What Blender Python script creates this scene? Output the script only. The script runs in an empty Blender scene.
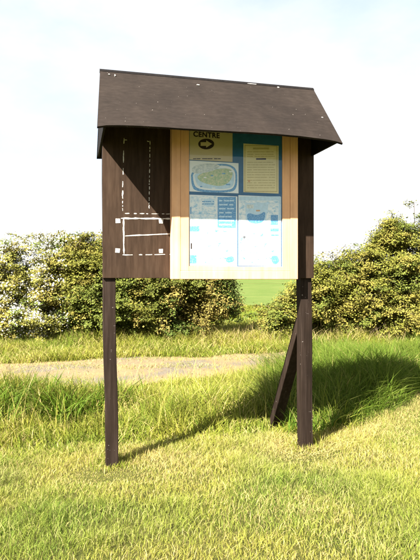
import bpy, bmesh, math, random
import numpy as np
from mathutils import Vector, Matrix
rng = np.random.default_rng(7); random.seed(7)
S = bpy.context.scene
COL = S.collection

# ------------------------------------------------------------------ camera
cam_d = bpy.data.cameras.new('camera'); cam = bpy.data.objects.new('camera', cam_d); COL.objects.link(cam)
cam_d.sensor_fit = 'HORIZONTAL'; cam_d.sensor_width = 36.0; cam_d.lens = 36*540/420
cam_d.clip_start = 0.05; cam_d.clip_end = 3000
cam.location = (0, 0, 1.5); cam.rotation_euler = (math.radians(90), 0, 0)
S.camera = cam
# ------------------------------------------------------------------ sky, sun, exposure
SUN_AZ, SUN_EL = math.radians(38.2), math.radians(43.8)      # sun behind the camera's left shoulder
W = bpy.data.worlds.new('World'); S.world = W; W.use_nodes = True
nt = W.node_tree; nd = nt.nodes; lk = nt.links; nd.clear()
def N(t, **kw):
    n = nd.new(t)
    for k, v in kw.items(): setattr(n, k, v)
    return n
sky = N('ShaderNodeTexSky', sky_type='NISHITA', sun_disc=False, sun_elevation=SUN_EL,
        sun_rotation=math.pi+SUN_AZ, air_density=1.0, dust_density=1.5, ozone_density=1.0)
tc = N('ShaderNodeTexCoord'); mp = N('ShaderNodeMapping'); mp.inputs['Scale'].default_value = (1, 1, 2.2)
mp.inputs['Location'].default_value = (0.3, 4.1, 0.2)
ns = N('ShaderNodeTexNoise'); ns.inputs['Scale'].default_value = 2.1; ns.inputs['Detail'].default_value = 7
ns.inputs['Roughness'].default_value = 0.52
rp = N('ShaderNodeValToRGB'); rp.color_ramp.elements[0].position = 0.36; rp.color_ramp.elements[1].position = 0.54
rp.color_ramp.elements[0].color = (0.48, 0.48, 0.48, 1)
mx = N('ShaderNodeMixRGB'); mx.inputs[2].default_value = (3.0, 3.0, 3.0, 1)
bg = N('ShaderNodeBackground'); bg.inputs['Strength'].default_value = 0.065
out = N('ShaderNodeOutputWorld')
lk.new(tc.outputs['Generated'], mp.inputs[0]); lk.new(mp.outputs[0], ns.inputs[0]); lk.new(ns.outputs[0], rp.inputs[0])
lk.new(rp.outputs[0], mx.inputs[0]); lk.new(sky.outputs[0], mx.inputs[1]); lk.new(mx.outputs[0], bg.inputs[0])
lk.new(bg.outputs[0], out.inputs[0])
sd = bpy.data.lights.new('sun', 'SUN'); sd.energy = 5.0; sd.angle = math.radians(0.5); sd.color = (1, 0.95, 0.86)
sun = bpy.data.objects.new('sun', sd); COL.objects.link(sun); sun.location = (-6, -8, 12)
L = Vector((math.sin(SUN_AZ)*math.cos(SUN_EL), math.cos(SUN_AZ)*math.cos(SUN_EL), -math.sin(SUN_EL)))
sun.rotation_euler = L.to_track_quat('-Z', 'Y').to_euler()
vs = S.view_settings; vs.view_transform = 'Standard'; vs.look = 'None'; vs.gamma = 1; vs.use_curve_mapping = False
vs.exposure = 2.55

# ------------------------------------------------------------------ helpers
def tag(o, label=None, cat=None, group=None, kind=None):
    if label: o['label'] = label
    if cat: o['category'] = cat
    if group: o['group'] = group
    if kind: o['kind'] = kind
    return o
def link(name, me, mat=None, parent=None, loc=None):
    o = bpy.data.objects.new(name, me); COL.objects.link(o)
    if mat is not None and me is not None and not me.materials: me.materials.append(mat)
    if parent: o.parent = parent
    if loc is not None: o.location = loc
    return o
def mesh(name, v, f, smooth=False):
    me = bpy.data.meshes.new(name); me.from_pydata([tuple(p) for p in v], [], [tuple(q) for q in f]); me.update()
    if smooth: me.polygons.foreach_set('use_smooth', [True]*len(me.polygons))
    return me
def npmesh(name, V, F, C=None, smooth=True):
    """V (n,3), F (m,3) triangles, C (n,3) linear colours -> mesh"""
    me = bpy.data.meshes.new(name)
    me.vertices.add(len(V)); me.vertices.foreach_set('co', V.astype(np.float32).ravel())
    me.loops.add(F.size); me.loops.foreach_set('vertex_index', F.astype(np.int32).ravel())
    me.polygons.add(len(F)); me.polygons.foreach_set('loop_start', np.arange(0, F.size, 3, dtype=np.int32))
    me.polygons.foreach_set('use_smooth', np.full(len(F), smooth))
    if C is not None:
        a = me.color_attributes.new('Col', 'FLOAT_COLOR', 'POINT')
        a.data.foreach_set('color', np.concatenate([C, np.ones((len(C), 1))], 1).astype(np.float32).ravel())
    me.update(calc_edges=True); me.validate(); return me
def bm_mesh(name, bm, smooth=False):
    me = bpy.data.meshes.new(name); bmesh.ops.recalc_face_normals(bm, faces=bm.faces); bm.to_mesh(me); bm.free()
    if smooth: me.polygons.foreach_set('use_smooth', [True]*len(me.polygons))
    return me
def box_bm(x0, x1, y0, y1, z0, z1, bev=0.0, cuts=None, seg=1):
    bm = bmesh.new(); bmesh.ops.create_cube(bm, size=1)
    for v in bm.verts:
        v.co = Vector(((x0+x1)/2+v.co.x*(x1-x0), (y0+y1)/2+v.co.y*(y1-y0), (z0+z1)/2+v.co.z*(z1-z0)))
    if bev: bmesh.ops.bevel(bm, geom=bm.edges[:], offset=bev, segments=seg, affect='EDGES', profile=0.6)
    return bm
def box(name, x0, x1, y0, y1, z0, z1, mat, parent, bev=0.0):
    return link(name, bm_mesh(name, box_bm(x0, x1, y0, y1, z0, z1, bev)), mat, parent)
G = rng.random((128, 128))
def vnoise(x, y, s=1.0, o=0):
    x = np.asarray(x)*s+17.3+o*7.1; y = np.asarray(y)*s+9.7+o*3.7
    xi = np.floor(x).astype(int); yi = np.floor(y).astype(int); fx = x-xi; fy = y-yi
    fx = fx*fx*(3-2*fx); fy = fy*fy*(3-2*fy); g = lambda a, b: G[a % 128, b % 128]
    return (g(xi, yi)*(1-fx)+g(xi+1, yi)*fx)*(1-fy)+(g(xi, yi+1)*(1-fx)+g(xi+1, yi+1)*fx)*fy
def sstep(a, b, x): t = np.clip((x-a)/(b-a), 0, 1); return t*t*(3-2*t)

# ------------------------------------------------------------------ materials
def mat(name):
    m = bpy.data.materials.new(name); m.use_nodes = True
    t = m.node_tree; t.nodes.clear()
    o = t.nodes.new('ShaderNodeOutputMaterial'); b = t.nodes.new('ShaderNodeBsdfPrincipled')
    t.links.new(b.outputs[0], o.inputs[0]); return m, t, b, o
def ramp(t, fac, stops):
    r = t.nodes.new('ShaderNodeValToRGB'); e = r.color_ramp.elements
    while len(e) < len(stops): e.new(0.5)
    for q, (p, c) in zip(e, stops): q.position = p; q.color = (*c, 1)
    t.links.new(fac, r.inputs[0]); return r.outputs[0]
def noise(t, scale=(1, 1, 1), s=5, detail=6, rough=0.6, coord='Object'):
    c = t.nodes.new('ShaderNodeTexCoord'); m = t.nodes.new('ShaderNodeMapping'); m.inputs['Scale'].default_value = scale
    n = t.nodes.new('ShaderNodeTexNoise'); n.inputs['Scale'].default_value = s; n.inputs['Detail'].default_value = detail
    n.inputs['Roughness'].default_value = rough
    t.links.new(c.outputs[coord], m.inputs[0]); t.links.new(m.outputs[0], n.inputs[0]); return n.outputs[0]
def mixc(t, fac, a, b, mode='MIX'):
    m = t.nodes.new('ShaderNodeMixRGB'); m.blend_type = mode
    for i, v in ((0, fac), (1, a), (2, b)):
        if hasattr(v, 'is_linked') or hasattr(v, 'links'): t.links.new(v, m.inputs[i])
        else: m.inputs[i].default_value = v if i == 0 else (*v, 1)
    return m.outputs[0]
def bump(t, b, h, strength=0.3, dist=0.002):
    n = t.nodes.new('ShaderNodeBump'); n.inputs['Strength'].default_value = strength; n.inputs['Distance'].default_value = dist
    t.links.new(h, n.inputs['Height']); t.links.new(n.outputs[0], b.inputs['Normal'])
def wood(name, dark, mid, light, grain=(1, 1, 0.06), flecks=0.0, rough=0.75, s=14):
    m, t, b, o = mat(name)
    g = noise(t, grain, s*3, 8, 0.65); big = noise(t, (1, 1, 0.5), 3.2, 5, 0.6)
    c = ramp(t, g, [(0.3, dark), (0.5, mid), (0.72, light)])
    c2 = ramp(t, big, [(0.3, (0.72, 0.72, 0.72)), (0.7, (1.2, 1.17, 1.12))])
    c = mixc(t, 1.0, c, c2, 'MULTIPLY')
    if flecks:
        f = noise(t, (1, 1, 1), 42, 3, 0.55); ff = ramp(t, f, [(0.735-flecks, (0, 0, 0)), (0.755-flecks, (1, 1, 1))])
        c = mixc(t, ff, c, (0.16, 0.14, 0.125))
    t.links.new(c, b.inputs['Base Color']); b.inputs['Roughness'].default_value = rough
    b.inputs['Specular IOR Level'].default_value = 0.07
    bump(t, b, g, 0.35, 0.002); return m
M = {}
M['panel'] = wood('brown_stained_plywood', (0.0215, 0.0132, 0.0082), (0.0330, 0.0202, 0.0132), (0.0450, 0.0292, 0.0196), (1.0, 1, 0.10), 0.0)
M['post'] = wood('brown_stained_post', (0.0109, 0.0070, 0.0047), (0.0179, 0.0117, 0.0086), (0.0312, 0.0218, 0.0172), (1, 1, 0.05), 0.02)
M['roof'] = wood('weathered_roof_ply', (0.0150, 0.0117, 0.0100), (0.0185, 0.0143, 0.0122), (0.0230, 0.0180, 0.0155), (0.35, 1, 1), 0.004, 0.9)
M['black'] = wood('black_board', (0.006, 0.005, 0.005), (0.008, 0.007, 0.007), (0.012, 0.010, 0.010))  # near-black grain tones for gable boards and ridge cap
M['pine'] = wood('varnished_pine', (0.58, 0.31, 0.17), (0.65, 0.37, 0.21), (0.70, 0.42, 0.26), (1, 1, 0.03), 0.0, 0.5, 10)
def plain(name, c, rough=0.7, var=0.08, s=6, spec=0.2):
    m, t, b, o = mat(name); n = noise(t, (1, 1, 1), s, 6, 0.6)
    lo = tuple(x*(1-var) for x in c); hi = tuple(min(1, x*(1+var)) for x in c)
    t.links.new(ramp(t, n, [(0.3, lo), (0.7, hi)]), b.inputs['Base Color'])
    b.inputs['Roughness'].default_value = rough; b.inputs['Specular IOR Level'].default_value = spec; return m
M['glue'] = plain('white_adhesive', (0.42, 0.40, 0.37), 0.7, 0.45, 90)
M['chip'] = plain('weathered_pale_chip', (0.26, 0.24, 0.22), 0.7, 0.3, 200)
M['backing'] = plain('blue_backing', (0.025, 0.12, 0.26), 0.6, 0.12, 20)
M['paper'] = plain('white_paper', (0.78, 0.80, 0.82), 0.5, 0.03, 8)
M['cream'] = plain('cream_paper', (0.70, 0.60, 0.34), 0.5, 0.06, 12)
M['beige'] = plain('beige_paper', (0.56, 0.46, 0.28), 0.5, 0.05, 12)
M['ink'] = plain('brown_black_ink', (0.035, 0.022, 0.016), 0.6)
M['blue'] = plain('blue_ink', (0.16, 0.40, 0.68), 0.6, 0.25, 60)
M['pale'] = plain('pale_blue_ink', (0.50, 0.66, 0.80), 0.6, 0.12, 40)
M['olive'] = plain('olive_ink', (0.46, 0.38, 0.19), 0.6, 0.25, 120)
M['orange'] = plain('orange_ink', (0.60, 0.33, 0.16), 0.6)
def printed(name, c, paper_=(0.78, 0.80, 0.82), cover=0.5, s=45):
    m, t, b, o = mat(name); n = noise(t, (1, 1, 1.6), s, 5, 0.75)
    t.links.new(ramp(t, n, [(cover-0.10, c), (cover+0.08, paper_)]), b.inputs['Base Color']); b.inputs['Roughness'].default_value = 0.5; return m
M['wash'] = printed('pale_blue_print', (0.20, 0.46, 0.68), cover=0.455, s=24)
M['wash2'] = printed('mid_blue_print', (0.07, 0.26, 0.48), cover=0.47, s=16)
M['blue'] = printed('blue_print', (0.07, 0.26, 0.52), (0.30, 0.52, 0.74), 0.58, 70)
M['mapgreen'] = printed('map_green_print', (0.30, 0.44, 0.26), (0.62, 0.60, 0.38), 0.52, 38)
M['mapgrey'] = printed('map_grey_print', (0.40, 0.47, 0.50), (0.70, 0.72, 0.70), 0.50, 45)
# clear pane: see-through sheet with a real Fresnel reflection
m, t, b, o = mat('clear_pane'); t.nodes.remove(b)
tr = t.nodes.new('ShaderNodeBsdfTransparent'); gl = t.nodes.new('ShaderNodeBsdfGlossy'); gl.inputs['Roughness'].default_value = 0.04
fr = t.nodes.new('ShaderNodeFresnel'); fr.inputs['IOR'].default_value = 1.45; ms = t.nodes.new('ShaderNodeMixShader')
tr.inputs['Color'].default_value = (0.96, 0.97, 0.97, 1)
gm = t.nodes.new('ShaderNodeNewGeometry'); iv = t.nodes.new('ShaderNodeMath'); iv.operation = 'SUBTRACT'; iv.inputs[0].default_value = 1.0
mu = t.nodes.new('ShaderNodeMath'); mu.operation = 'MULTIPLY'
t.links.new(gm.outputs['Backfacing'], iv.inputs[1]); t.links.new(iv.outputs[0], mu.inputs[0]); t.links.new(fr.outputs[0], mu.inputs[1])
t.links.new(mu.outputs[0], ms.inputs[0]); t.links.new(tr.outputs[0], ms.inputs[1]); t.links.new(gl.outputs[0], ms.inputs[2]); t.links.new(ms.outputs[0], o.inputs[0])
M['pane'] = m
def leafmat(name, trans=0.35, rough=0.55, spec=0.3):
    m, t, b, o = mat(name); a = t.nodes.new('ShaderNodeVertexColor'); a.layer_name = 'Col'
    b.inputs['Roughness'].default_value = rough; b.inputs['Specular IOR Level'].default_value = spec
    t.links.new(a.outputs[0], b.inputs['Base Color'])
    tl = t.nodes.new('ShaderNodeBsdfTranslucent'); t.links.new(a.outputs[0], tl.inputs['Color'])
    s_ = t.nodes.new('ShaderNodeMixShader'); s_.inputs[0].default_value = trans
    t.links.new(b.outputs[0], s_.inputs[1]); t.links.new(tl.outputs[0], s_.inputs[2]); t.links.new(s_.outputs[0], o.inputs[0]); return m
M['grass'] = leafmat('grass_blade', 0.32, 0.65, 0.10)
M['leaf'] = leafmat('hawthorn_leaf', 0.25, 0.6, 0.12)
M['bark'] = wood('grey_brown_bark', (0.04, 0.03, 0.022), (0.08, 0.06, 0.045), (0.13, 0.10, 0.08), (1, 1, 0.2))
# ground
m, t, b, o = mat('meadow_soil_and_thatch')
n1 = noise(t, (1, 1, 1), 0.6, 8, 0.6); n2 = noise(t, (1, 1, 1), 30, 6, 0.7)
c1 = ramp(t, n1, [(0.35, (0.040, 0.052, 0.012)), (0.55, (0.075, 0.075, 0.022)), (0.75, (0.11, 0.095, 0.035))])
c2 = ramp(t, n2, [(0.3, (0.55, 0.55, 0.5)), (0.7, (1.25, 1.22, 1.1))])
t.links.new(mixc(t, 1.0, c1, c2, 'MULTIPLY'), b.inputs['Base Color']); b.inputs['Roughness'].default_value = 0.95
b.inputs['Specular IOR Level'].default_value = 0.05; bump(t, b, n2, 0.8, 0.03); M['ground'] = m
m, t, b, o = mat('dry_dirt_path')
n1 = noise(t, (1, 1, 1), 0.9, 7, 0.6); n2 = noise(t, (1, 1, 1), 25, 8, 0.7)
c1 = ramp(t, n1, [(0.40, (0.125, 0.105, 0.082)), (0.5, (0.165, 0.125, 0.072)), (0.66, (0.20, 0.148, 0.072))])
c2 = ramp(t, n2, [(0.3, (0.7, 0.7, 0.7)), (0.7, (1.15, 1.15, 1.12))])
t.links.new(mixc(t, 1.0, c1, c2, 'MULTIPLY'), b.inputs['Base Color']); b.inputs['Roughness'].default_value = 0.95
b.inputs['Specular IOR Level'].default_value = 0.05; bump(t, b, n2, 0.7, 0.02); M['path'] = m

# ------------------------------------------------------------------ the ground
def gz(x, y):
    x = np.asarray(x, float); y = np.asarray(y, float)
    near = np.exp(-((x-0.2)/9)**2)*sstep(-6, 1, y)*(1-sstep(16, 30, y))
    z = near*0.05*(vnoise(x, y, 0.9)-0.5)*sstep(0.25, 1.1, np.hypot(x-0.02, y-4.55)/1.2)
    z += 0.16*sstep(0.9, 2.2, x)*sstep(5.2, 6.6, y)*(1-sstep(8.0, 9.4, y))        # low bank behind the board
    z += 0.012*sstep(0.2, 0.9, x)*sstep(4.0, 4.6, y)*(1-sstep(5.2, 6.4, y))
    z += 0.10*sstep(11.4, 12.6, y)*(1-sstep(20, 40, y))
    z += 4.5*sstep(30, 260, y)
    return z
def axis(lo, fl, fh, hi, d, k=1.22):
    a = list(np.arange(fl, fh+1e-6, d)); s = d; p = fh
    while p < hi: s *= k; p += s; a.append(p)
    s = d; p = fl; b_ = []
    while p > lo: s *= k; p -= s; b_.append(p)
    return np.array(b_[::-1]+a)
gx = axis(-900, -8, 8, 900, 0.16); gy = axis(-200, 0, 16, 1500, 0.16)
X, Y = np.meshgrid(gx, gy); V = np.stack([X, Y, gz(X, Y)], -1).reshape(-1, 3)
nx, ny = len(gx), len(gy); I = np.arange(nx*ny).reshape(ny, nx)
a, b_, c, d = I[:-1, :-1].ravel(), I[:-1, 1:].ravel(), I[1:, 1:].ravel(), I[1:, :-1].ravel()
F = np.concatenate([np.stack([a, b_, c], 1), np.stack([a, c, d], 1)])
tag(link('ground', npmesh('ground', V, F), M['ground']), kind='structure')
# pasture beyond the hedge
qx = axis(-260, -12, 12, 260, 1.0); qy = axis(14.3, 14.3, 40, 330, 0.8); X, Y = np.meshgrid(qx, qy); Y = Y+0.5*(vnoise(X, Y*0, 1.5, 77)-0.5)*(Y < 15)
V = np.stack([X, Y, gz(X, Y)+0.006], -1).reshape(-1, 3); I = np.arange(len(V)).reshape(len(qy), -1)
a, b_, c, d = I[:-1, :-1].ravel(), I[:-1, 1:].ravel(), I[1:, 1:].ravel(), I[1:, :-1].ravel()
m, t, b, o = mat('pasture_green'); n1 = noise(t, (1, 1, 1), 0.25, 8, 0.65); n2 = noise(t, (1, 1, 1), 9, 7, 0.7)
c1 = ramp(t, n1, [(0.35, (0.062, 0.095, 0.022)), (0.65, (0.095, 0.118, 0.034))]); c2 = ramp(t, n2, [(0.3, (0.7, 0.72, 0.7)), (0.7, (1.2, 1.18, 1.1))])
t.links.new(mixc(t, 1.0, c1, c2, 'MULTIPLY'), b.inputs['Base Color']); b.inputs['Roughness'].default_value = 0.95; b.inputs['Specular IOR Level'].default_value = 0.03
tag(link('pasture', npmesh('pasture', V, np.concatenate([np.stack([a, b_, c], 1), np.stack([a, c, d], 1)])), m), kind='structure')
# worn dirt path in front of the hedge
def path_front(x): return 6.50+0.50*np.clip(np.asarray(x, float)+3.2, -6, 9)+0.25*(vnoise(x, 0*np.asarray(x, float), 1.3, 5)-0.5)
def path_back(x): return path_front(x)*0+9.75+0.30*np.clip(np.asarray(x, float)+3.2, -6, 9)+0.3*(vnoise(x, 0*np.asarray(x, float), 1.6, 9)-0.5)
px = np.arange(-11, 9.01, 0.15); pt = np.linspace(0, 1, 16)
X = np.repeat(px[None], 16, 0); Y = path_front(px)[None]*(1-pt[:, None])+path_back(px)[None]*pt[:, None]
Z = gz(X, Y)+0.012+0.015*(vnoise(X, Y, 4, 3)-0.5)*(np.sin(pt*np.pi)[:, None])
V = np.stack([X, Y, Z], -1).reshape(-1, 3); I = np.arange(V.shape[0]).reshape(16, -1)
a, b_, c, d = I[:-1, :-1].ravel(), I[:-1, 1:].ravel(), I[1:, 1:].ravel(), I[1:, :-1].ravel()
tag(link('dirt_path', npmesh('dirt_path', V, np.concatenate([np.stack([a, b_, c], 1), np.stack([a, c, d], 1)])), M['path']), kind='structure')

# ------------------------------------------------------------------ the notice board
P0 = Vector((-0.786, 4.33, 0)); TH = math.atan2(0.41, 1.62)
R = Matrix.Rotation(TH, 4, 'Z')
board = bpy.data.objects.new('notice_board', None); COL.objects.link(board)
board.location = P0; board.rotation_euler = (0, 0, TH)
tag(board, 'dark brown wooden notice board on two posts with a pitched roof', 'notice board')
def wbox(name, u0, u1, w0, w1, z0, z1, m_, parent, bev=0.0):      # w = towards the viewer, local y = -w
    return box(name, u0, u1, -w1, -w0, z0, z1, m_, parent, bev)
def post(u0, u1, w0, w1, z0, z1, leanu, name='post'):
    bm = box_bm(u0, u1, -w1, -w0, z0, z1, 0.006, seg=2)
    for k in range(1, 14):
        bmesh.ops.bisect_plane(bm, geom=bm.verts[:]+bm.edges[:]+bm.faces[:], plane_co=(0, 0, z0+(z1-z0)*k/14), plane_no=(0, 0, 1))
    for v in bm.verts:
        v.co.x += leanu*max(0.0, 1-v.co.z/1.5)+0.003*math.sin(v.co.z*5+u0*9)+random.uniform(-.0012, .0012)
        v.co.y += 0.003*math.sin(v.co.z*4+u0*5)+random.uniform(-.0012, .0012)
    return link(name, bm_mesh(name, bm), M['post'], board)
post(-0.073, 0.027, -0.095, 0.009, -0.35, 2.75, 0.026)
post(1.628, 1.732, -0.095, 0.009, -0.35, 2.75, 0.010)
# rear strut of the right post
bm = box_bm(-0.052, 0.052, -0.045, 0.045, 0, 1, 0.005, seg=2)
A = Vector((1.690, 0.085, 1.14)); B = Vector((1.690, 0.93, -0.20)); zz = (A-B); ln = zz.length; zz.normalize()
xx = Vector((1, 0, 0)); xx = (xx-zz*xx.dot(zz)).normalized(); yy = zz.cross(xx)
for v in bm.verts: v.co = B+xx*v.co.x+yy*v.co.y+zz*(v.co.z*ln)
tag(link('brace', bm_mesh('brace', bm), M['post'], board), 'slanting rear strut behind the right post')
# plywood panel with the white adhesive left by old notices
panel = wbox('panel', -0.075, 1.742, 0.012, 0.030, 1.515, 2.90, M['panel'], board, 0.002)
def local(px_, py_, w):                                            # photo pixel on the plane w in front of the posts
    f = 540; d_ = Vector(((px_-210)/f, 1, (280-py_)/f)); o_ = Vector((0, 0, 1.5))
    n_ = R @ Vector((0, -1, 0)); q = P0+n_*w; tt = (q-o_).dot(n_)/d_.dot(n_)
    l = (board_inv @ (o_+d_*tt)); return l.x, l.z
board_inv = (Matrix.Translation(P0) @ R).inverted()
def strip_mesh(pts, wd, seed):
    """uneven smear of adhesive along a polyline, (u,z) on the panel, 1.2 mm thick"""
    r = random.Random(seed); n = len(pts); v = []; f = []
    for i, (u, z) in enumerate(pts):
        (ua, za), (ub, zb) = pts[max(0, i-1)], pts[min(n-1, i+1)]; l = math.hypot(ub-ua, zb-za) or 1
        tx, tz = (ub-ua)/l, (zb-za)/l; h = wd*0.42*r.uniform(0.45, 1.25)*(0.7 if i in (0, n-1) else 1)
        for s_, w in ((-1, 0.0302), (1, 0.0302), (0.8, 0.0315), (-0.8, 0.0315)):
            v.append((u-tz*h*s_+r.uniform(-.0015, .0015), -w, z+tx*h*s_))
        if i:
            o_ = 4*(i-1)
            for k in range(4): f.append((o_+k, o_+(k+1) % 4, o_+4+(k+1) % 4, o_+4+k))
    f += [(3, 2, 1, 0), (4*n-4, 4*n-3, 4*n-2, 4*n-1)]
    me = mesh('adhesive_strip', v, f); return me
sc = [0]
def strip(x0, y0, x1, y1, wd=0.013, dash=None):
    (u0, z0), (u1, z1) = local(x0, y0, 0.03), local(x1, y1, 0.03); ln_ = math.hypot(u1-u0, z1-z0)
    r = random.Random(int(x0*31+y0*7)); segs = []
    if dash is None: segs = [(0, 1)]
    else:
        p = 0
        while p < 1:
            q = min(1, p+dash*r.uniform(0.35, 1.3)/ln_); segs.append((p, q)); p = q+dash*r.uniform(0.25, 0.8)/ln_
    for p, q in segs:
        if (q-p)*ln_ < 0.008: continue
        k = max(2, int((q-p)*ln_/0.03)+1)
        pts = [(u0+(u1-u0)*(p+(q-p)*j/k)+r.uniform(-.001, .001), z0+(z1-z0)*(p+(q-p)*j/k)+r.uniform(-.001, .001)) for j in range(k+1)]
        sc[0] += 1; link('adhesive_strip', strip_mesh(pts, wd*r.uniform(0.8, 1.15), sc[0]), M['glue'], panel)
strip(124, 138, 122.6, 196, 0.010, 0.075); strip(122.8, 196, 122.6, 212, 0.009, 0.02)
strip(150, 141, 149, 211, 0.008, 0.026); strip(125, 213.5, 170, 214, 0.010, 0.05)
strip(121, 218.4, 171.5, 218.8, 0.014); strip(123.6, 219, 124, 254, 0.017); strip(125, 236, 171, 233.8, 0.013)
strip(122.5, 255, 171, 254.5, 0.011, 0.07)
strip(124, 140, 127, 140, 0.010); strip(147, 141, 149, 141.5, 0.008)
for (x, y) in ((118, 221), (161, 221.5), (117.6, 250.5), (161, 251)):
    u, z = local(x, y, 0.03); s_ = 0.017; r = random
    q = [(u+dx*s_*r.uniform(.85, 1.15), z+dz*s_*r.uniform(.85, 1.15)) for dx, dz in ((-1, -1), (1, -1), (1, 1), (-1, 1))]
    v = [(a_, -0.0302, c_) for a_, c_ in q]+[(a_, -0.0318, c_) for a_, c_ in q]
    link('adhesive_pad', mesh('adhesive_pad', v, [(3, 2, 1, 0), (4, 5, 6, 7), (0, 1, 5, 4), (1, 2, 6, 5), (2, 3, 7, 6), (3, 0, 4, 7)]), M['glue'], panel)
# glazed case: blue backing, pine frame with an inner bead, clear pane
case = wbox('display_case', 0.490, 1.535, 0.0305, 0.104, 1.530, 2.84, M['backing'], board)
tag(case, 'pine framed glazed case backed with blue board')
wbox('stile', 0.466, 0.536, 0.031, 0.120, 1.506, 2.86, M['pine'], case, 0.003)
wbox('stile', 1.484, 1.553, 0.031, 0.120, 1.506, 2.86, M['pine'], case, 0.003)
wbox('rail', 0.537, 1.483, 0.031, 0.1195, 1.506, 1.574, M['pine'], case, 0.003)
wbox('rail', 0.537, 1.483, 0.031, 0.1195, 2.79, 2.86, M['pine'], case, 0.003)
wbox('bead', 0.5375, 0.607, 0.104, 0.1165, 1.575, 2.789, M['pine'], case, 0.002)
wbox('bead', 1.413, 1.4825, 0.104, 0.1165, 1.575, 2.789, M['pine'], case, 0.002)
wbox('bead', 0.608, 1.412, 0.104, 0.1165, 1.575, 1.612, M['pine'], case, 0.002)
wbox('glass_pane', 0.6075, 1.4125, 0.1105, 0.1130, 1.6125, 2.788, M['pane'], case)
# roof: two plywood slopes, closed gable ends, thin cap along the ridge
def slope(name, ridge, eave, th, parent, bow):
    nu, nv = 30, 8; v = []; f = []
    (r0, r1), (e0, e1) = ridge, eave; nrm = (Vector(r1)-Vector(r0)).cross(Vector(e0)-Vector(r0)).normalized()
    if nrm.z < 0: nrm = -nrm
    for lay in (0, 1):
        for j in range(nv+1):
            for i in range(nu+1):
                s_, t_ = i/nu, j/nv
                p = (Vector(r0)*(1-s_)+Vector(r1)*s_)*(1-t_)+(Vector(e0)*(1-s_)+Vector(e1)*s_)*t_
                p.z += bow*t_*t_*(4*s_*(1-s_))**0.5+0.004*math.sin(s_*9+1)*t_
                if t_ == 1: p.z += 0.0015*math.sin(s_*57)+0.0012*math.sin(s_*131)
                v.append(p-nrm*th*lay)
    n_ = (nu+1)*(nv+1); I_ = lambda l, j, i: l*n_+j*(nu+1)+i
    for j in range(nv):
        for i in range(nu):
            f.append((I_(0, j, i), I_(0, j, i+1), I_(0, j+1, i+1), I_(0, j+1, i)))
            f.append((I_(1, j, i), I_(1, j+1, i), I_(1, j+1, i+1), I_(1, j, i+1)))
    for i in range(nu):
        f.append((I_(0, 0, i), I_(1, 0, i), I_(1, 0, i+1), I_(0, 0, i+1))); f.append((I_(0, nv, i), I_(0, nv, i+1), I_(1, nv, i+1), I_(1, nv, i)))
    for j in range(nv):
        f.append((I_(0, j, 0), I_(0, j+1, 0), I_(1, j+1, 0), I_(1, j, 0))); f.append((I_(0, j, nu), I_(1, j, nu), I_(1, j+1, nu), I_(0, j+1, nu)))
    bm = bmesh.new(); me = mesh(name, v, f); bm.from_mesh(me); bpy.data.meshes.remove(me)
    return link(name, bm_mesh(name, bm), M['roof'], parent)
roof = slope('roof', ((-0.094, -0.002, 3.178), (1.747, -0.002, 3.186)), ((-0.138, -0.50, 2.580), (1.770, -0.50, 2.586)), 0.016, board, 0.036)
tag(roof, 'pitched plywood roof, brown and weathered')
slope('rear_slope', ((-0.090, 0.004, 3.168), (1.743, 0.004, 3.176)), ((-0.100, 0.50, 2.578), (1.745, 0.50, 2.584)), 0.016, roof, 0.006)
for u0 in (-0.093, 1.716):
    v = [(u, y, z) for u in (u0, u0+0.016) for y, z in ((-0.475, 2.586), (0.475, 2.586), (0.0, 3.138))]
    bm = bmesh.new(); me = mesh('gable_board', v, [(0, 1, 2), (3, 5, 4), (0, 3, 4, 1), (1, 4, 5, 2), (2, 5, 3, 0)]); bm.from_mesh(me)
    tag(link('gable_board', bm_mesh('gable_board', bm), M['black'], roof), 'black triangular board closing the roof end')
bm = bmesh.new(); pr_ = [(-0.020, -0.020), (0.0, 0.004), (0.020, -0.020), (0.016, -0.026), (0.0, -0.003), (-0.016, -0.026)]
n_ = 12; rows = []
for i in range(n_+1):
    u = -0.097+(1.75+0.097)*i/n_; zr = 3.181+0.008*i/n_
    rows.append([bm.verts.new((u, y, zr+z)) for y, z in pr_])
for i in range(n_):
    for k in range(6): bm.faces.new((rows[i][k], rows[i][(k+1) % 6], rows[i+1][(k+1) % 6], rows[i+1][k]))
bm.faces.new(rows[0]); bm.faces.new(rows[-1][::-1]); link('ridge_cap', bm_mesh('ridge_cap', bm), M['black'], roof)
# pale chips stuck along the roof
def roofpt(px_, py_):
    f = 540; d_ = R.inverted() @ Vector(((px_-210)/f, 1, (280-py_)/f)); o_ = board_inv @ Vector((0, 0, 1.5))
    a_ = Vector((0, 0, 3.182)); n_ = Vector((0, -0.598, 0.4985)).normalized(); tt = (a_-o_).dot(n_)/d_.dot(n_); return o_+d_*tt, n_
for (x, y, su, sv) in ((252, 84.6, 0.060, 0.006), (115, 76, 0.006, 0.016), (198, 85.5, 0.018, 0.007), (129.5, 109, 0.008, 0.010), (109, 75, 0.008, 0.008), (278, 88, 0.010, 0.010), 
                       (322, 118, 0.012, 0.006), (306, 133, 0.008, 0.004)):
    p, n_ = roofpt(x, y); tv = Vector((0, -0.64, -0.768)); bm = bmesh.new(); k = 7
    top = []; bot = []
    for q in range(k):
        a_ = q*2*math.pi/k; rr = random.uniform(0.65, 1.1)
        c_ = p+Vector((1, 0, 0))*(su*rr*math.cos(a_))+tv*(sv*rr*math.sin(a_))
        top.append(bm.verts.new(c_+n_*0.0075)); bot.append(bm.verts.new(c_-n_*0.004))
    bm.faces.new(top); bm.faces.new(bot[::-1])
    for q in range(k): bm.faces.new((top[q], bot[q], bot[(q+1) % k], top[(q+1) % k]))
    link('white_chip', bm_mesh('white_chip', bm), M['chip'], roof)

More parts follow.
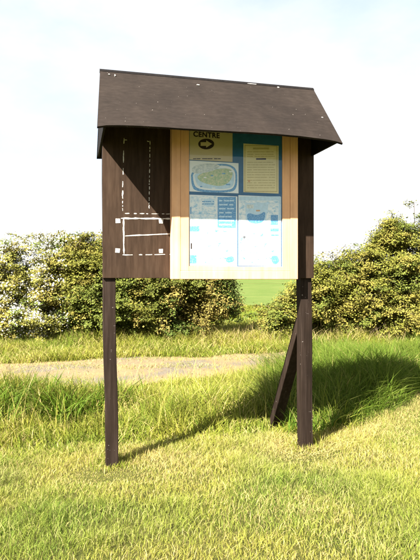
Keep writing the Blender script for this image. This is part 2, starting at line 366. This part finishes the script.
# ------------------------------------------------------------------ papers inside the case (separate things)
def paper(name, x0, y0, x1, y1, w, m_, label, cat):
    (u0, z1), (u1, z0) = local(x0, y0, w), local(x1, y1, w)
    o_ = link(name, bm_mesh(name, box_bm(-(u1-u0)/2, (u1-u0)/2, -0.0004, 0.0004, 0, z1-z0)), m_)
    o_.location = (Matrix.Translation(P0) @ R) @ Vector(((u0+u1)/2, -w, z0)); o_.rotation_euler = (0, 0, TH)
    tag(o_, label, cat, 'papers pinned in the glazed case'); o_['u'] = (u0+u1)/2; o_['z'] = z0; o_['w'] = w
    return o_
def pp(par, x, y):
    u, z = local(x, y, par['w']); return u-par['u'], z-par['z']
def poly(name, par, pts, m_, lift=0.0004):
    v = []
    for (x, y) in pts: u, z = pp(par, x, y); v.append((u, -0.0004-lift, z))
    k = len(v); v += [(a_, -0.0004, c_) for a_, _, c_ in v]
    bm = bmesh.new(); tv = [bm.verts.new(q) for q in v]
    bm.faces.new(tv[:k])
    for q in range(k): bm.faces.new((tv[q], tv[(q+1) % k], tv[k+(q+1) % k], tv[k+q]))
    return link(name, bm_mesh(name, bm), m_, par)
def rect(name, par, x0, y0, x1, y1, m_, lift=0.0004): return poly(name, par, [(x0, y0), (x1, y0), (x1, y1), (x0, y1)], m_, lift)
def blob(name, par, pts, m_, lift=0.0004, sub=3):
    for _ in range(sub):
        q = []
        for i in range(len(pts)):
            (a_, b_), (c_, d_) = pts[i], pts[(i+1) % len(pts)]
            q += [(a_*.75+c_*.25, b_*.75+d_*.25), (a_*.25+c_*.75, b_*.25+d_*.75)]
        pts = q
    return poly(name, par, pts, m_, lift)
def lines(par, x0, x1, ys, m_, h=0.8, seed=1, lift=0.0004):
    r = random.Random(seed)
    for y in ys:
        x = x0
        while x < x1-1:
            e = min(x1, x+r.uniform(2, 7)); rect('print_line', par, x, y, e, y+h, m_, lift); x = e+r.choice((0.3, 0.4, 0.5, 1.6))
sheet = paper('direction_sheet', 189.5, 119, 232.5, 162, 0.1050, M['beige'], 'beige sheet reading CENTRE above an arrow in an oval', 'sign')
cu = bpy.data.curves.new('t', 'FONT'); cu.body = 'CENTRE'; cu.align_x = 'CENTER'; cu.size = 0.057; cu.extrude = 0.0003; cu.offset = 0.0022; cu.space_character = 1.08
to = bpy.data.objects.new('t', cu); COL.objects.link(to); bpy.context.view_layer.update()
me = bpy.data.meshes.new_from_object(to.evaluated_get(bpy.context.evaluated_depsgraph_get())); bpy.data.objects.remove(to)
u, z = pp(sheet, 206.5, 137.2); lt = link('lettering', me, M['ink'], sheet, (u, -0.0009, z)); lt.rotation_euler = (math.radians(90), 0, 0)
el = [(206.2+8*math.cos(a_), 144.0+5.4*math.sin(a_)) for a_ in np.linspace(0, 2*np.pi, 28, endpoint=False)]
poly('oval', sheet, el, M['ink'])
poly('arrow', sheet, [(200.6, 142.2), (206.2, 142.2), (206.2, 140.4), (212, 144), (206.2, 147.6), (206.2, 145.8), (200.6, 145.8)], M['beige'], 0.0009)
lines(sheet, 193, 222, [158.3], M['ink'], 0.9, 3)
mp_ = paper('map_poster', 189.5, 160.5, 238.5, 193.4, 0.1062, M['paper'], 'white map poster with a rounded blue border and green land', 'poster')
blob('map_border', mp_, [(191, 168), (236.5, 161), (238, 189), (228, 193), (195, 192), (191, 184)], M['blue'], 0.0003)
blob('map_sea', mp_, [(193, 170), (234.5, 163), (236, 187), (226, 191), (197, 189.6), (193, 182)], M['paper'], 0.0005)
blob('map_river', mp_, [(194, 172), (233, 166), (235, 186), (225, 189.5), (199, 188), (195, 180)], M['pale'], 0.0007)
blob('map_land', mp_, [(197, 175), (214, 169), (233, 168), (232, 180), (222, 187), (206, 184), (198, 180)], M['mapgreen'], 0.0009)
blob('map_town', mp_, [(192, 166), (208, 163), (222, 165), (214, 171), (198, 174), (192, 173)], M['mapgrey'], 0.0011)
for i, (x, y) in enumerate([(200, 186), (212, 187.5), (226, 184), (204, 177), (222, 173), (229, 171), (211, 175)]):
    rect('map_mark', mp_, x, y, x+2.2+(i % 3), y+1.2, M['paper'] if i % 2 else M['blue'], 0.0013)
nt_ = paper('cream_notice', 243.4, 143.5, 278.6, 193.6, 0.1050, M['cream'], 'cream printed notice on the dark blue backing', 'notice')
poly('notice_border', nt_, [(244.5, 145), (277.3, 145.6), (277.3, 192), (244.5, 192)], M['olive'], 0.0002)
poly('notice_field', nt_, [(245.3, 145.8), (276.5, 146.4), (276.5, 191.2), (245.3, 191.2)], M['cream'], 0.0004)
rect('print_line', nt_, 253, 147.6, 269, 149.4, M['olive'], 0.0006); rect('print_line', nt_, 256, 158.2, 266, 159.8, M['ink'], 0.0006)
lines(nt_, 247, 275, [151.5, 154, 156, 162, 164.5, 167, 169.5, 172, 174.5, 177, 180, 182.5, 185, 187.5], M['olive'], 0.7, 5, 0.0006)
rect('print_mark', nt_, 248, 180, 250, 182, M['orange'], 0.0008)
p3 = paper('leaflet_poster', 189.5, 194.6, 237.3, 266, 0.1060, M['paper'], 'white poster with a solid blue block, lower left in the case', 'poster')
rect('print_block', p3, 190.5, 196, 216.5, 225, M['wash'], 0.0002); rect('print_block', p3, 200, 229, 236.5, 264.5, M['wash2'], 0.0002)
rect('print_block', p3, 217.5, 197, 236, 228, M['blue']); lines(p3, 219, 234, [200, 204, 208, 212, 216, 220, 224], M['pale'], 1.4, 8, 0.0007)
rect('print_block', p3, 190.2, 226, 199.5, 231.5, M['blue']); rect('print_block', p3, 190.2, 255, 196.5, 263.5, M['blue'])
blob('picture', p3, [(203, 199), (214, 198), (215, 206), (204, 207)], M['pale']); lines(p3, 202, 214, [201, 203.5], M['blue'], 1, 4, 0.0007)
blob('picture', p3, [(213, 233), (218, 233), (218, 239), (213, 239)], M['pale']); blob('picture', p3, [(226, 257), (234, 256), (234, 262), (226, 263)], M['blue'])
rect('print_mark', p3, 190.6, 243, 192, 249, M['ink']); rect('print_mark', p3, 190.2, 207, 191.4, 214, M['blue'])
lines(p3, 193, 214, [211, 214, 217, 220, 223], M['pale'], 0.7, 11); lines(p3, 196, 211, [236, 240, 244, 248, 252], M['pale'], 0.6, 12)
lines(p3, 219, 235, [236, 240, 244, 248], M['pale'], 0.6, 13)
p4 = paper('picture_poster', 238.4, 195.2, 281.0, 266, 0.1052, M['paper'], 'white poster with a small picture panel, lower right in the case', 'poster')
rect('print_block', p4, 239.2, 201, 278.4, 227.5, M['wash'], 0.0002); rect('print_block', p4, 239.2, 232.6, 280, 265, M['wash2'], 0.0002)
rect('print_block', p4, 239, 196.4, 280.6, 200.6, M['pale']); rect('print_block', p4, 278.6, 200, 280.8, 236, M['pale'])
poly('picture', p4, [(245, 203), (269, 202.5), (265, 224), (251, 225), (246, 220)], M['pale']); blob('picture', p4, [(247, 212), (258, 216), (266, 210), (264, 223), (252, 224), (247, 220)], M['blue'], 0.0007)
rect('print_mark', p4, 246.5, 204.6, 253.5, 208.4, M['mapgrey'], 0.0009); rect('print_mark', p4, 256, 210, 260, 211.4, M['orange'], 0.0011)
rect('print_block', p4, 270.8, 215, 278, 225, M['blue']); rect('print_block', p4, 270.4, 228.5, 280.5, 231.6, M['blue']); rect('print_block', p4, 271, 234.5, 282-1.5, 236, M['blue'])
rect('print_block', p4, 255, 229, 263.5, 232, M['pale']); lines(p4, 240.5, 252, [228, 231], M['pale'], 0.8, 21)
rect('print_mark', p4, 244, 235.5, 244.7, 239, M['ink']); rect('print_mark', p4, 242.8, 236.8, 246, 237.5, M['ink'])
blob('picture', p4, [(271, 256), (277, 255), (280, 261), (276, 265), (272, 263)], M['blue']); blob('picture', p4, [(240.5, 261), (247, 260.5), (247, 264.5), (240.5, 264.5)], M['pale'])
blob('picture', p4, [(257, 253.5), (261, 253.5), (261, 257), (257, 257)], M['pale']); lines(p4, 248, 268, [241, 244.5, 248], M['pale'], 0.6, 22)

# ------------------------------------------------------------------ grass
def blades(name, x, y, h, w, lean, az, col, label, segs=3, curl=None, tip=None):
    n = len(x); z = gz(x, y)-0.004; faz = rng.uniform(0, 2*np.pi, n); sx, sy = np.cos(faz), np.sin(faz)
    ts = np.linspace(0, 1, segs+1); V = []; C = []
    lx, ly = np.cos(az)*lean*h, np.sin(az)*lean*h
    for i, t_ in enumerate(ts):
        cx = x+lx*t_**1.8; cy = y+ly*t_**1.8; cz = z+h*(t_-0.32*np.minimum(lean, 1.6)*t_**2.2)
        wd = w*0.5*(1-t_)**0.6*(0.75+0.9*t_*(1-t_)*2)
        cc = col if tip is None else col*(1-tip[1]*t_**2)+tip[0]*tip[1]*t_**2
        if i == segs: V.append(np.stack([cx, cy, cz], 1)); C.append(cc)
        else:
            for s_ in (-1, 1): V.append(np.stack([cx+s_*sx*wd, cy+s_*sy*wd, cz], 1)); C.append(cc)
    V = np.stack(V, 1); C = np.stack(C, 1); k = 2*segs+1; f = []
    for i in range(segs-1): f += [(2*i, 2*i+1, 2*i+3), (2*i, 2*i+3, 2*i+2)]
    f.append((2*segs-2, 2*segs-1, 2*segs))
    Fc = (np.arange(n)[:, None, None]*k+np.array(f)[None]).reshape(-1, 3)
    o_ = link(name, npmesh(name, V.reshape(-1, 3), Fc, C.reshape(-1, 3)), M['grass'])
    return tag(o_, label, 'grass', kind='stuff')
def mix(a, b, t_): return np.asarray(a)[None]*(1-t_[:, None])+np.asarray(b)[None]*t_[:, None]
GREEN = np.array((0.072, 0.118, 0.009)); LUSH_SHADE = np.array((0.034, 0.105, 0.005)); YEL = np.array((0.238, 0.218, 0.030)); STRAW = np.array((0.40, 0.325, 0.125))  # the lush green is darkened to deepen the board's cast shadow
TIP = np.array((0.2106, 0.2106, 0.0468))
XB = np.array([-9, -3.2, -1.7, -0.8, 0.0, 0.55, 0.85, 1.0, 1.35, 1.9, 2.6, 9.0]); YB = np.array([3.9, 4.35, 4.55, 4.72, 4.95, 5.1, 4.95, 4.86, 5.2, 5.85, 6.4, 8.0])
def bound(x): return np.interp(x, XB, YB)+0.22*(vnoise(x, x*0, 2.2, 2)-0.5)
def scatter(n, x0, x1, y0, y1): return rng.uniform(x0, x1, n), rng.uniform(y0, y1, n)
def spread(n, y0, y1, m=1.0):                                     # wedge that widens away from the viewer
    y = np.sqrt(rng.uniform(0, 1, n)*(y1**2-y0**2)+y0**2); return rng.uniform(-1, 1, n)*(y*0.40+m), y
def clumpcol(x, y, base, alt, dry, fdry, s=1.6, o=0):
    v = np.clip(vnoise(x, y, s, o)*0.7+vnoise(x, y, s*4, o+1)*0.45-0.1+rng.normal(0, 0.16, len(x)), 0, 1)
    c_ = mix(base, alt, v); d_ = (rng.random(len(x)) < fdry*(0.35+1.3*vnoise(x, y, s*1.7, o+4)))
    c_[d_] = mix(dry*0.8, dry*1.15, rng.random(d_.sum())); return c_*rng.uniform(0.8, 1.2, (len(x), 1))
# short mown grass in front
x, y = spread(330000, 2.0, 7.6, 1.1); k = y < bound(x)+0.15; x, y = x[k], y[k]
pat = sstep(0.55, 0.85, vnoise(x, y, 1.4, 61)); nearp = np.minimum(np.hypot(x+0.79, y-4.15), np.hypot(x-0.85, y-4.57)); h = (0.35+0.65*sstep(0.08, 0.45, nearp))*(0.022+0.040*rng.random(len(x))**1.5+0.060*vnoise(x, y, 6, 3)**2*(0.5+pat))*(1+0.35*sstep(0.5, 0, bound(x)-y))
c_ = clumpcol(x, y, GREEN*1.45+np.array((0.014, 0.002, 0.012)), YEL*1.2+np.array((0.004, 0.002, 0.014)), STRAW, 0.20+0.34*sstep(1.1, 0.1, bound(x)-y)+0.12*sstep(0.4, 0.8, vnoise(x, y, 0.9, 62)), 1.3, 1)*(1-0.28*pat[:, None]*np.array([[1.0, 0.55, 0.9]]))
blades('mown_grass', x, y, h, rng.uniform(0.0022, 0.0048, len(x)), rng.uniform(0.1, 1.1, len(x)), rng.uniform(0, 6.283, len(x)), c_, 'short dry yellow-green mown grass in the foreground', 2)
# rough grass round and behind the posts
x, y = spread(150000, 4.0, 9.6, 1.3); k = (y > bound(x)-0.05) & (y < path_front(x)-0.02); x, y = x[k], y[k]
edge = sstep(-0.1, 1.5-0.9*sstep(0.85, 1.2, x), y-bound(x)+0.9*(vnoise(x, y, 1.7, 63)-0.5)); right = sstep(0.1, 1.1, x)*sstep(5.05, 5.7, y)*(1-sstep(8.2, 9.5, y+0.0*x)); cl = vnoise(x, y, 1.9, 6); cl2 = vnoise(x, y, 6, 7)
left = sstep(-0.6, -1.6, x); tuft = np.exp(-(((x+2.35)/0.55)**2+((y-6.5)/0.6)**2))+0.6*np.exp(-(((x+1.75)/0.3)**2+((y-6.1)/0.3)**2))
h = (0.07+edge*(0.08+0.42*cl*(0.15+cl2)+0.04*left+0.18*right+0.22*tuft))*rng.uniform(0.4, 1.15, len(x))
h *= 1-(0.72-0.5*np.clip(tuft, 0, 1))*sstep(1.4, 0.0, path_front(x)-y)
az = 6.283*vnoise(x, y, 2.6, 8)+rng.normal(0, 1.5, len(x))
c_ = clumpcol(x, y, GREEN*1.0, YEL*1.0, STRAW, 0.13, 1.7, 2)*(1-0.35*np.clip(tuft, 0, 1)[:, None]); c_ = c_*1.12*(1-right[:, None]*0.85)+mix(LUSH_SHADE*0.8, GREEN*1.15, rng.random(len(x)))*right[:, None]*0.85  # right side recoloured deeper green where the board's shadow falls
blades('rough_grass', x, y, h, rng.uniform(0.004, 0.010, len(x))*(1+0.3*edge), rng.uniform(0.1, 1.25, len(x)), az, c_, 'longer tufted green grass around and behind the posts', 3, tip=(TIP, 0.35))
# tall lush bank on the right, some of the board's shadow put into its green
x, y = scatter(68000, 0.7, 5.2, 4.85, 9.6); k = (y > bound(x)+0.10) & (y < path_front(x)-0.1) & (rng.random(len(x)) < sstep(0.6, 1.4, x)); x, y = x[k], y[k]
h = (0.34+0.32*vnoise(x, y, 1.6, 11))*rng.uniform(0.55, 1.15, len(x))*(0.55+0.45*sstep(0.2, 0.9, y-bound(x)))
az = 6.283*vnoise(x, y, 2.0, 12)+rng.normal(0, 1.2, len(x))
blades('tall_grass', x, y, h, rng.uniform(0.005, 0.010, len(x)), rng.uniform(0.2, 1.2, len(x)), az, clumpcol(x, y, LUSH_SHADE*0.75, GREEN*1.15, STRAW, 0.03, 1.2, 4), 'tall lush green grass bank to the right of the board', 4, tip=(TIP, 0.25))
# seeding stalks
x, y = spread(2600, 4.9, 9.0, 1.0); k = (y > bound(x)+0.4) & (y < path_front(x)-0.1); x, y = x[k], y[k]
blades('seeding_stalks', x, y, rng.uniform(0.25, 0.55, len(x)), rng.uniform(0.003, 0.005, len(x)), rng.uniform(0.1, 0.6, len(x)), rng.uniform(0, 6.283, len(x)), mix(STRAW, YEL*1.3, rng.random(len(x))), 'pale thin seeding stalks standing among the rough grass', 3)
# longer blades left standing against the posts
px_ = []; py_ = []
for uu in (0.0, 1.69):
    q = P0+(R @ Vector((uu, 0.04, 0))); a_ = rng.uniform(0, 6.283, 420); rr_ = 0.075+0.13*rng.random(420)**1.6; px_.append(q.x+rr_*np.cos(a_)); py_.append(q.y+rr_*np.sin(a_))
x, y = np.concatenate(px_), np.concatenate(py_)
blades('post_grass', x, y, rng.uniform(0.03, 0.15, len(x))*np.where(y > np.interp(x, (-0.79, 0.86), (4.36, 4.77)), 1.0, 0.5), rng.uniform(0.003, 0.007, len(x)), rng.uniform(0.1, 0.9, len(x)), rng.uniform(0, 6.283, len(x)), clumpcol(x, y, GREEN*1.2, YEL, STRAW, 0.3, 2, 71), 'longer grass left standing around the feet of the posts', 3, tip=(TIP, 0.4))
# broad-leaved weeds among the rough grass on the left
cx_ = np.array([-2.62, -2.4, -2.2, -2.0, -2.3, -1.75, -1.5, -2.85, -2.5, -1.2]); cy_ = np.array([6.3, 6.5, 6.1, 6.35, 5.7, 6.1, 5.8, 6.0, 6.1, 6.3]); i_ = rng.integers(0, 10, 2600)
x, y = cx_[i_]+rng.normal(0, 0.15, 2600), cy_[i_]+rng.normal(0, 0.15, 2600)
blades('leafy_weeds', x, y, rng.uniform(0.15, 0.50, 2600), rng.uniform(0.010, 0.024, 2600), rng.uniform(0.2, 1.2, 2600), rng.uniform(0, 6.283, 2600), clumpcol(x, y, GREEN*0.7, GREEN*1.15, STRAW, 0.02, 2, 72), 'clumps of dark broad-leaved weeds among the rough grass', 3)
# dry cuttings lying along the mown edge
x, y = spread(42000, 3.9, 7.2, 0.8); dd = y-bound(x); k = rng.random(len(x)) < np.exp(-((dd+0.14)/0.20)**2)*(0.15+0.95*sstep(0.2, 1.0, x)+0.3*vnoise(x, y, 3, 4)); x, y = x[k], y[k]
blades('dry_cuttings', x, y, rng.uniform(0.03, 0.08, len(x)), rng.uniform(0.003, 0.006, len(x)), rng.uniform(1.0, 2.4, len(x)), rng.uniform(0, 6.283, len(x)), mix(STRAW*0.85, STRAW*1.3, rng.random(len(x))), 'straw coloured dry cuttings along the edge of the mown grass', 2)
# verge between path and hedge, and sparse tufts on the path
x, y = spread(95000, 9.0, 15.0, 1.6); k = (y > path_back(x)-0.12); x, y = x[k], y[k]
h = (0.10+0.20*vnoise(x, y, 1.3, 15)+0.16*sstep(11.6, 12.4, y))*rng.uniform(0.5, 1.15, len(x))
blades('verge_grass', x, y, h, rng.uniform(0.008, 0.015, len(x)), rng.uniform(0.2, 1.2, len(x)), rng.uniform(0, 6.283, len(x)), clumpcol(x, y, GREEN*1.2, YEL*0.9, STRAW, 0.2, 0.9, 16), 'uneven green verge between the dirt path and the hedge', 3, tip=(TIP, 0.3))
x, y = spread(60000, 6.6, 13.0, 1.6); mid = (y-path_front(x))/(path_back(x)-path_front(x)); k = (mid > 0) & (mid < 1) & (rng.random(len(x)) < 0.03+1.0*np.abs(mid*2-1)**3+0.9*sstep(0.45, 0.8, vnoise(x*0.6, y, 1.7, 21))); x, y = x[k], y[k]
blades('path_tufts', x, y, rng.uniform(0.03, 0.09, len(x)), rng.uniform(0.006, 0.010, len(x)), rng.uniform(0.3, 1.5, len(x)), rng.uniform(0, 6.283, len(x)), clumpcol(x, y, GREEN*1.3, YEL, STRAW, 0.6, 1, 22), 'sparse dry tufts creeping over the dirt path', 2)
# dead stems at the foot of the hedge
x, y = scatter(2000, -6.5, 6.5, 11.9, 12.9); k = rng.random(len(x)) < 0.08+0.8*(vnoise(x, y*0, 0.9, 31) > 0.55); x, y = x[k], y[k]
blades('dead_stems', x, y, rng.uniform(0.2, 0.55, len(x)), rng.uniform(0.006, 0.012, len(x)), rng.uniform(0.1, 0.9, len(x)), rng.uniform(0, 6.283, len(x)), mix((0.28, 0.20, 0.11), STRAW, rng.random(len(x))), 'dead brown stems at the foot of the hedge', 3)
# pasture beyond the hedge
x, y = scatter(24000, -5, 7, 14.0, 30.0); h = rng.uniform(0.06, 0.14, len(x))
blades('pasture_grass', x, y, h, rng.uniform(0.02, 0.04, len(x)), rng.uniform(0.2, 1.2, len(x)), rng.uniform(0, 6.283, len(x)), clumpcol(x, y, GREEN*1.4, YEL*0.7, STRAW, 0.03, 0.5, 41), 'even green pasture seen through the gap in the hedge', 2)

# ------------------------------------------------------------------ hawthorns of the hedge
def tube(V, F, pts, r0, r1, sides=5):
    base = len(V); n = len(pts)
    for i, p in enumerate(pts):
        d_ = (pts[min(n-1, i+1)]-pts[max(0, i-1)]).normalized(); a_ = d_.orthogonal().normalized(); b_ = d_.cross(a_); r = r0+(r1-r0)*i/(n-1)
        for k in range(sides): q = 2*math.pi*k/sides; V.append(p+a_*r*math.cos(q)+b_*r*math.sin(q))
    for i in range(n-1):
        for k in range(sides): F.append((base+i*sides+k, base+i*sides+(k+1) % sides, base+(i+1)*sides+(k+1) % sides, base+(i+1)*sides+k))
def shrub(name, label, X0, Y0, lobes, nspray, colours, blossom=0.0, leaf=0.048, seed=1, droop=0.35, tone=0.92, group='hawthorns of the hedge'):
    """lobes: (dx, dy, z, rx, ry, rz) ellipsoids; sprays of leaves grow outward through their shells"""
    r = np.random.default_rng(seed); rr = random.Random(seed)
    root = bpy.data.objects.new(name, None); COL.objects.link(root); g0 = float(gz(X0, Y0)); root.location = (X0, Y0, g0)
    tag(root, label, 'tree' if max(l[2]+l[5] for l in lobes) > 2.4 else 'shrub', group)
    TV, TF, BV, BF = [], [], [], []; LP = []; LU = []; LD = []; LC = []; FL = []
    wts = np.array([l[3]*l[4]+l[3]*l[5]+l[4]*l[5] for l in lobes]); wts = wts/wts.sum()
    for l in lobes:                                               # stems up into every lobe
        c_ = Vector((l[0], l[1], l[2]))
        for k in range(2):
            b0 = Vector((rr.uniform(-.12, .12)+l[0]*0.25, rr.uniform(-.1, .1)+l[1]*0.25, -0.1)); m_ = b0.lerp(c_, 0.5)+Vector((rr.uniform(-.2, .2), rr.uniform(-.2, .2), 0.05))
            e_ = c_+Vector((rr.uniform(-.3, .3)*l[3], rr.uniform(-.3, .3)*l[4], rr.uniform(0, .5)*l[5]))
            pts = [b0*(1-t_)**2+m_*(2*t_*(1-t_))+e_*t_**2 for t_ in np.linspace(0, 1, 8)]
            tube(TV, TF, pts, rr.uniform(0.035, 0.06), 0.012, 6)
    for s_ in range(nspray):
        l = lobes[r.choice(len(lobes), p=wts)]
        d_ = r.normal(size=3); d_ /= np.linalg.norm(d_)
        if d_[1] > 0.45 and r.random() < 0.5: d_[1] *= -1
        rad = 1-0.45*r.random()**1.6; rad *= 0.84+0.36*r.random()
        c0 = np.array(l[:3]); R3 = np.array(l[3:]); tip_ = c0+d_*R3*rad
        if float(vnoise(tip_[0]+X0+tip_[1]*0.7, tip_[2]*1.25+tip_[1]*0.5, 2.1, 50)) < 0.49 and r.random() < 0.90: continue
        if r.random() < 0.09: tip_ = c0+(tip_-c0)*r.uniform(1.06, 1.22)
        if tip_[2] < 0.12: tip_[2] = 0.12+0.2*r.random()
        ln_ = r.uniform(0.28, 0.75); out_ = d_*np.array((1, 1, 0.40)); out_ /= np.linalg.norm(out_)
        out_ = out_+r.normal(0, 0.35, 3); out_[2] += 0.15; out_ /= np.linalg.norm(out_)
        st = tip_-out_*ln_; nl = int(r.integers(85, 140)*ln_/0.5); tt = np.sort(r.random(nl)**0.7)
        sag = -droop*ln_*tt**2
        base_ = st[None]+out_[None]*(ln_*tt)[:, None]; base_[:, 2] += sag
        k4 = [Vector(st+out_*ln_*q+np.array((0, 0, -droop*ln_*q*q))) for q in (0, 0.35, 0.7, 1)]
        tube(BV, BF, k4, 0.007, 0.002, 3)
        if r.random() < 0.35: tube(BV, BF, [Vector(c0+(st-c0)*0.3+r.normal(0, .05, 3)), Vector(c0+(st-c0)*0.7+r.normal(0, .05, 3)), Vector(st)], 0.012, 0.006, 3)
        sp = 0.025+0.065*np.sin(np.pi*np.clip(tt, 0.1, 1)*0.9)
        base_ += r.normal(0, 1, (nl, 3))*sp[:, None]*np.array((1, 1, 0.42)); base_[:, 2] = np.maximum(base_[:, 2], 0.06)
        ld = out_[None]*0.5+r.normal(0, 0.75, (nl, 3)); ld[:, 2] -= 0.1
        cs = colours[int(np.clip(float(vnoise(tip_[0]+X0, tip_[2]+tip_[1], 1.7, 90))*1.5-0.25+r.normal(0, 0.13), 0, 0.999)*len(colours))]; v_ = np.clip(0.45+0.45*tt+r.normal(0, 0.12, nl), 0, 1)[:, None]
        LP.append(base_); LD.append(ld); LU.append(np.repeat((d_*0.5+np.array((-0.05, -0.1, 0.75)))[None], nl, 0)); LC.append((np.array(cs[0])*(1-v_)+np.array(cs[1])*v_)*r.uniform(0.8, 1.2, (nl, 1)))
        if blossom and r.random() < blossom*(1.35 if d_[0] < 0.2 else 0.6):
            nb = int(r.integers(16, 54)); tb = r.random(nb); pb = st[None]+out_[None]*(ln_*tb)[:, None]; pb[:, 2] += -droop*ln_*tb**2+0.02
            FL.append(pb+r.normal(0, 0.05, (nb, 3))+np.array((0, 0, 0.02)))
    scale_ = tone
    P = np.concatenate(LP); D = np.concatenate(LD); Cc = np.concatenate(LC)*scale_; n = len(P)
    D /= np.linalg.norm(D, axis=1)[:, None]; up = np.concatenate(LU)+r.normal(0, 0.38, (n, 3))
    D = D-up*((D*up).sum(1)/(up*up).sum(1)*0.75)[:, None]; D /= np.linalg.norm(D, axis=1)[:, None]
    sd_ = np.cross(D, up); sd_ /= np.linalg.norm(sd_, axis=1)[:, None]; nm = np.cross(sd_, D)
    L_ = leaf*r.uniform(0.6, 1.25, n)[:, None]; Wd = L_*r.uniform(0.34, 0.48, n)[:, None]
    V = np.stack([P, P+D*L_*0.5+sd_*Wd+nm*Wd*0.25, P+D*L_, P+D*L_*0.5-sd_*Wd+nm*Wd*0.25], 1).reshape(-1, 3)
    Fx = (np.arange(n)[:, None, None]*4+np.array([(0, 1, 2), (0, 2, 3)])[None]).reshape(-1, 3)
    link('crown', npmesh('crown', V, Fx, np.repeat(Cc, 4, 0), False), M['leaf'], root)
    link('trunk', mesh('trunk', TV, TF, True), M['bark'], root)
    link('branches', mesh('branches', BV, BF, True), M['bark'], root)
    if FL:
        P = np.concatenate(FL); n = len(P); a_ = r.normal(0, 1, (n, 3)); a_[:, 1] -= 1.0; a_[:, 2] += 0.6; a_ /= np.linalg.norm(a_, axis=1)[:, None]
        b_ = np.cross(a_, r.normal(0, 1, (n, 3))); b_ /= np.linalg.norm(b_, axis=1)[:, None]; c_ = np.cross(a_, b_); sz = r.uniform(0.012, 0.026, n)[:, None]
        ring = [P+sz*(b_*math.cos(q)+c_*math.sin(q))*(1 if i % 2 else 0.72) for i, q in enumerate(np.linspace(0, 2*np.pi, 8, endpoint=False))]
        V = np.stack([P-a_*sz*0.3]+ring, 1).reshape(-1, 3); Fx = (np.arange(n)[:, None, None]*9+np.array([(0, 1+i, 1+(i+1) % 8) for i in range(8)])[None]).reshape(-1, 3)
        tag(link('blossom', npmesh('blossom', V, Fx, np.repeat(np.array([(0.80, 0.78, 0.72)])*r.uniform(0.85, 1.05, (n, 1)), 9, 0), False), M['leaf'], root), 'clusters of small white blossom', kind='stuff')
    return root
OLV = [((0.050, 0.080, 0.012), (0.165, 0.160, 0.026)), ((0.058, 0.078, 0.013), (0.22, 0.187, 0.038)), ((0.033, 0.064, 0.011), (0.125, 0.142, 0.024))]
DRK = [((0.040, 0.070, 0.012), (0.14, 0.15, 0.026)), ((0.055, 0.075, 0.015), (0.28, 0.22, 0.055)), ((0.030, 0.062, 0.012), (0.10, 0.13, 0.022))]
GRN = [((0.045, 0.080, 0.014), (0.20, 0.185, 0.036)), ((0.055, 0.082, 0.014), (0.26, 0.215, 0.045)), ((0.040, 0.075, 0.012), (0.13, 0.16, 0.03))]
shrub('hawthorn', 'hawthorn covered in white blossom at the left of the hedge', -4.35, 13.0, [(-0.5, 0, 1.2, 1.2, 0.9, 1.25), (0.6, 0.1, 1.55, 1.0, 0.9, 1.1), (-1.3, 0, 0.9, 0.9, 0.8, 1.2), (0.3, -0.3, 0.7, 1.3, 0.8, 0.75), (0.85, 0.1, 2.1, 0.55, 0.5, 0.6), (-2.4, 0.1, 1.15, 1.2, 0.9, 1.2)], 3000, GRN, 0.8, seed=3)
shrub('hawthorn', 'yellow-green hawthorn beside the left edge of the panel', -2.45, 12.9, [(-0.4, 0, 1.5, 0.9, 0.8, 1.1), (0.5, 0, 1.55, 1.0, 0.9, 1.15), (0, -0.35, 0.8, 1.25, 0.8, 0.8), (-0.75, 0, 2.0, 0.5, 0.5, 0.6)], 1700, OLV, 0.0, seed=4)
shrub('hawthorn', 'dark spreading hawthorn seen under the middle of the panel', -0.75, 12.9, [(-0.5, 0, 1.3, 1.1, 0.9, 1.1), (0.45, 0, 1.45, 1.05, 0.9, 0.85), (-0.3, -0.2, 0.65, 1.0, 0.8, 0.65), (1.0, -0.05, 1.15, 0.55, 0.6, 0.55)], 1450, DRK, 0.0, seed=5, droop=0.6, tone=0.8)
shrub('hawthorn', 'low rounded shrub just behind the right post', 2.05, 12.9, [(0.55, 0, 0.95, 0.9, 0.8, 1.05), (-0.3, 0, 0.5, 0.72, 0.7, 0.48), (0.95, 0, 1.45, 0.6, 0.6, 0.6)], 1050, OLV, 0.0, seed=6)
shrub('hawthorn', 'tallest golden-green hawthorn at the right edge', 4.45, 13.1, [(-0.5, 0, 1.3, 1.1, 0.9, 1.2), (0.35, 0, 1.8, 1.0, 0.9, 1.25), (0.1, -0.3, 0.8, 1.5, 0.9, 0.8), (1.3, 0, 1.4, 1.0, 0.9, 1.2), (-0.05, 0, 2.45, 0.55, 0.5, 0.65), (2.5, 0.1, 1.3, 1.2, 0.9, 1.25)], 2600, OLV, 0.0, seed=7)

for o_ in (sheet, mp_, nt_, p3, p4):
    for k_ in ('u', 'z', 'w'): del o_[k_]
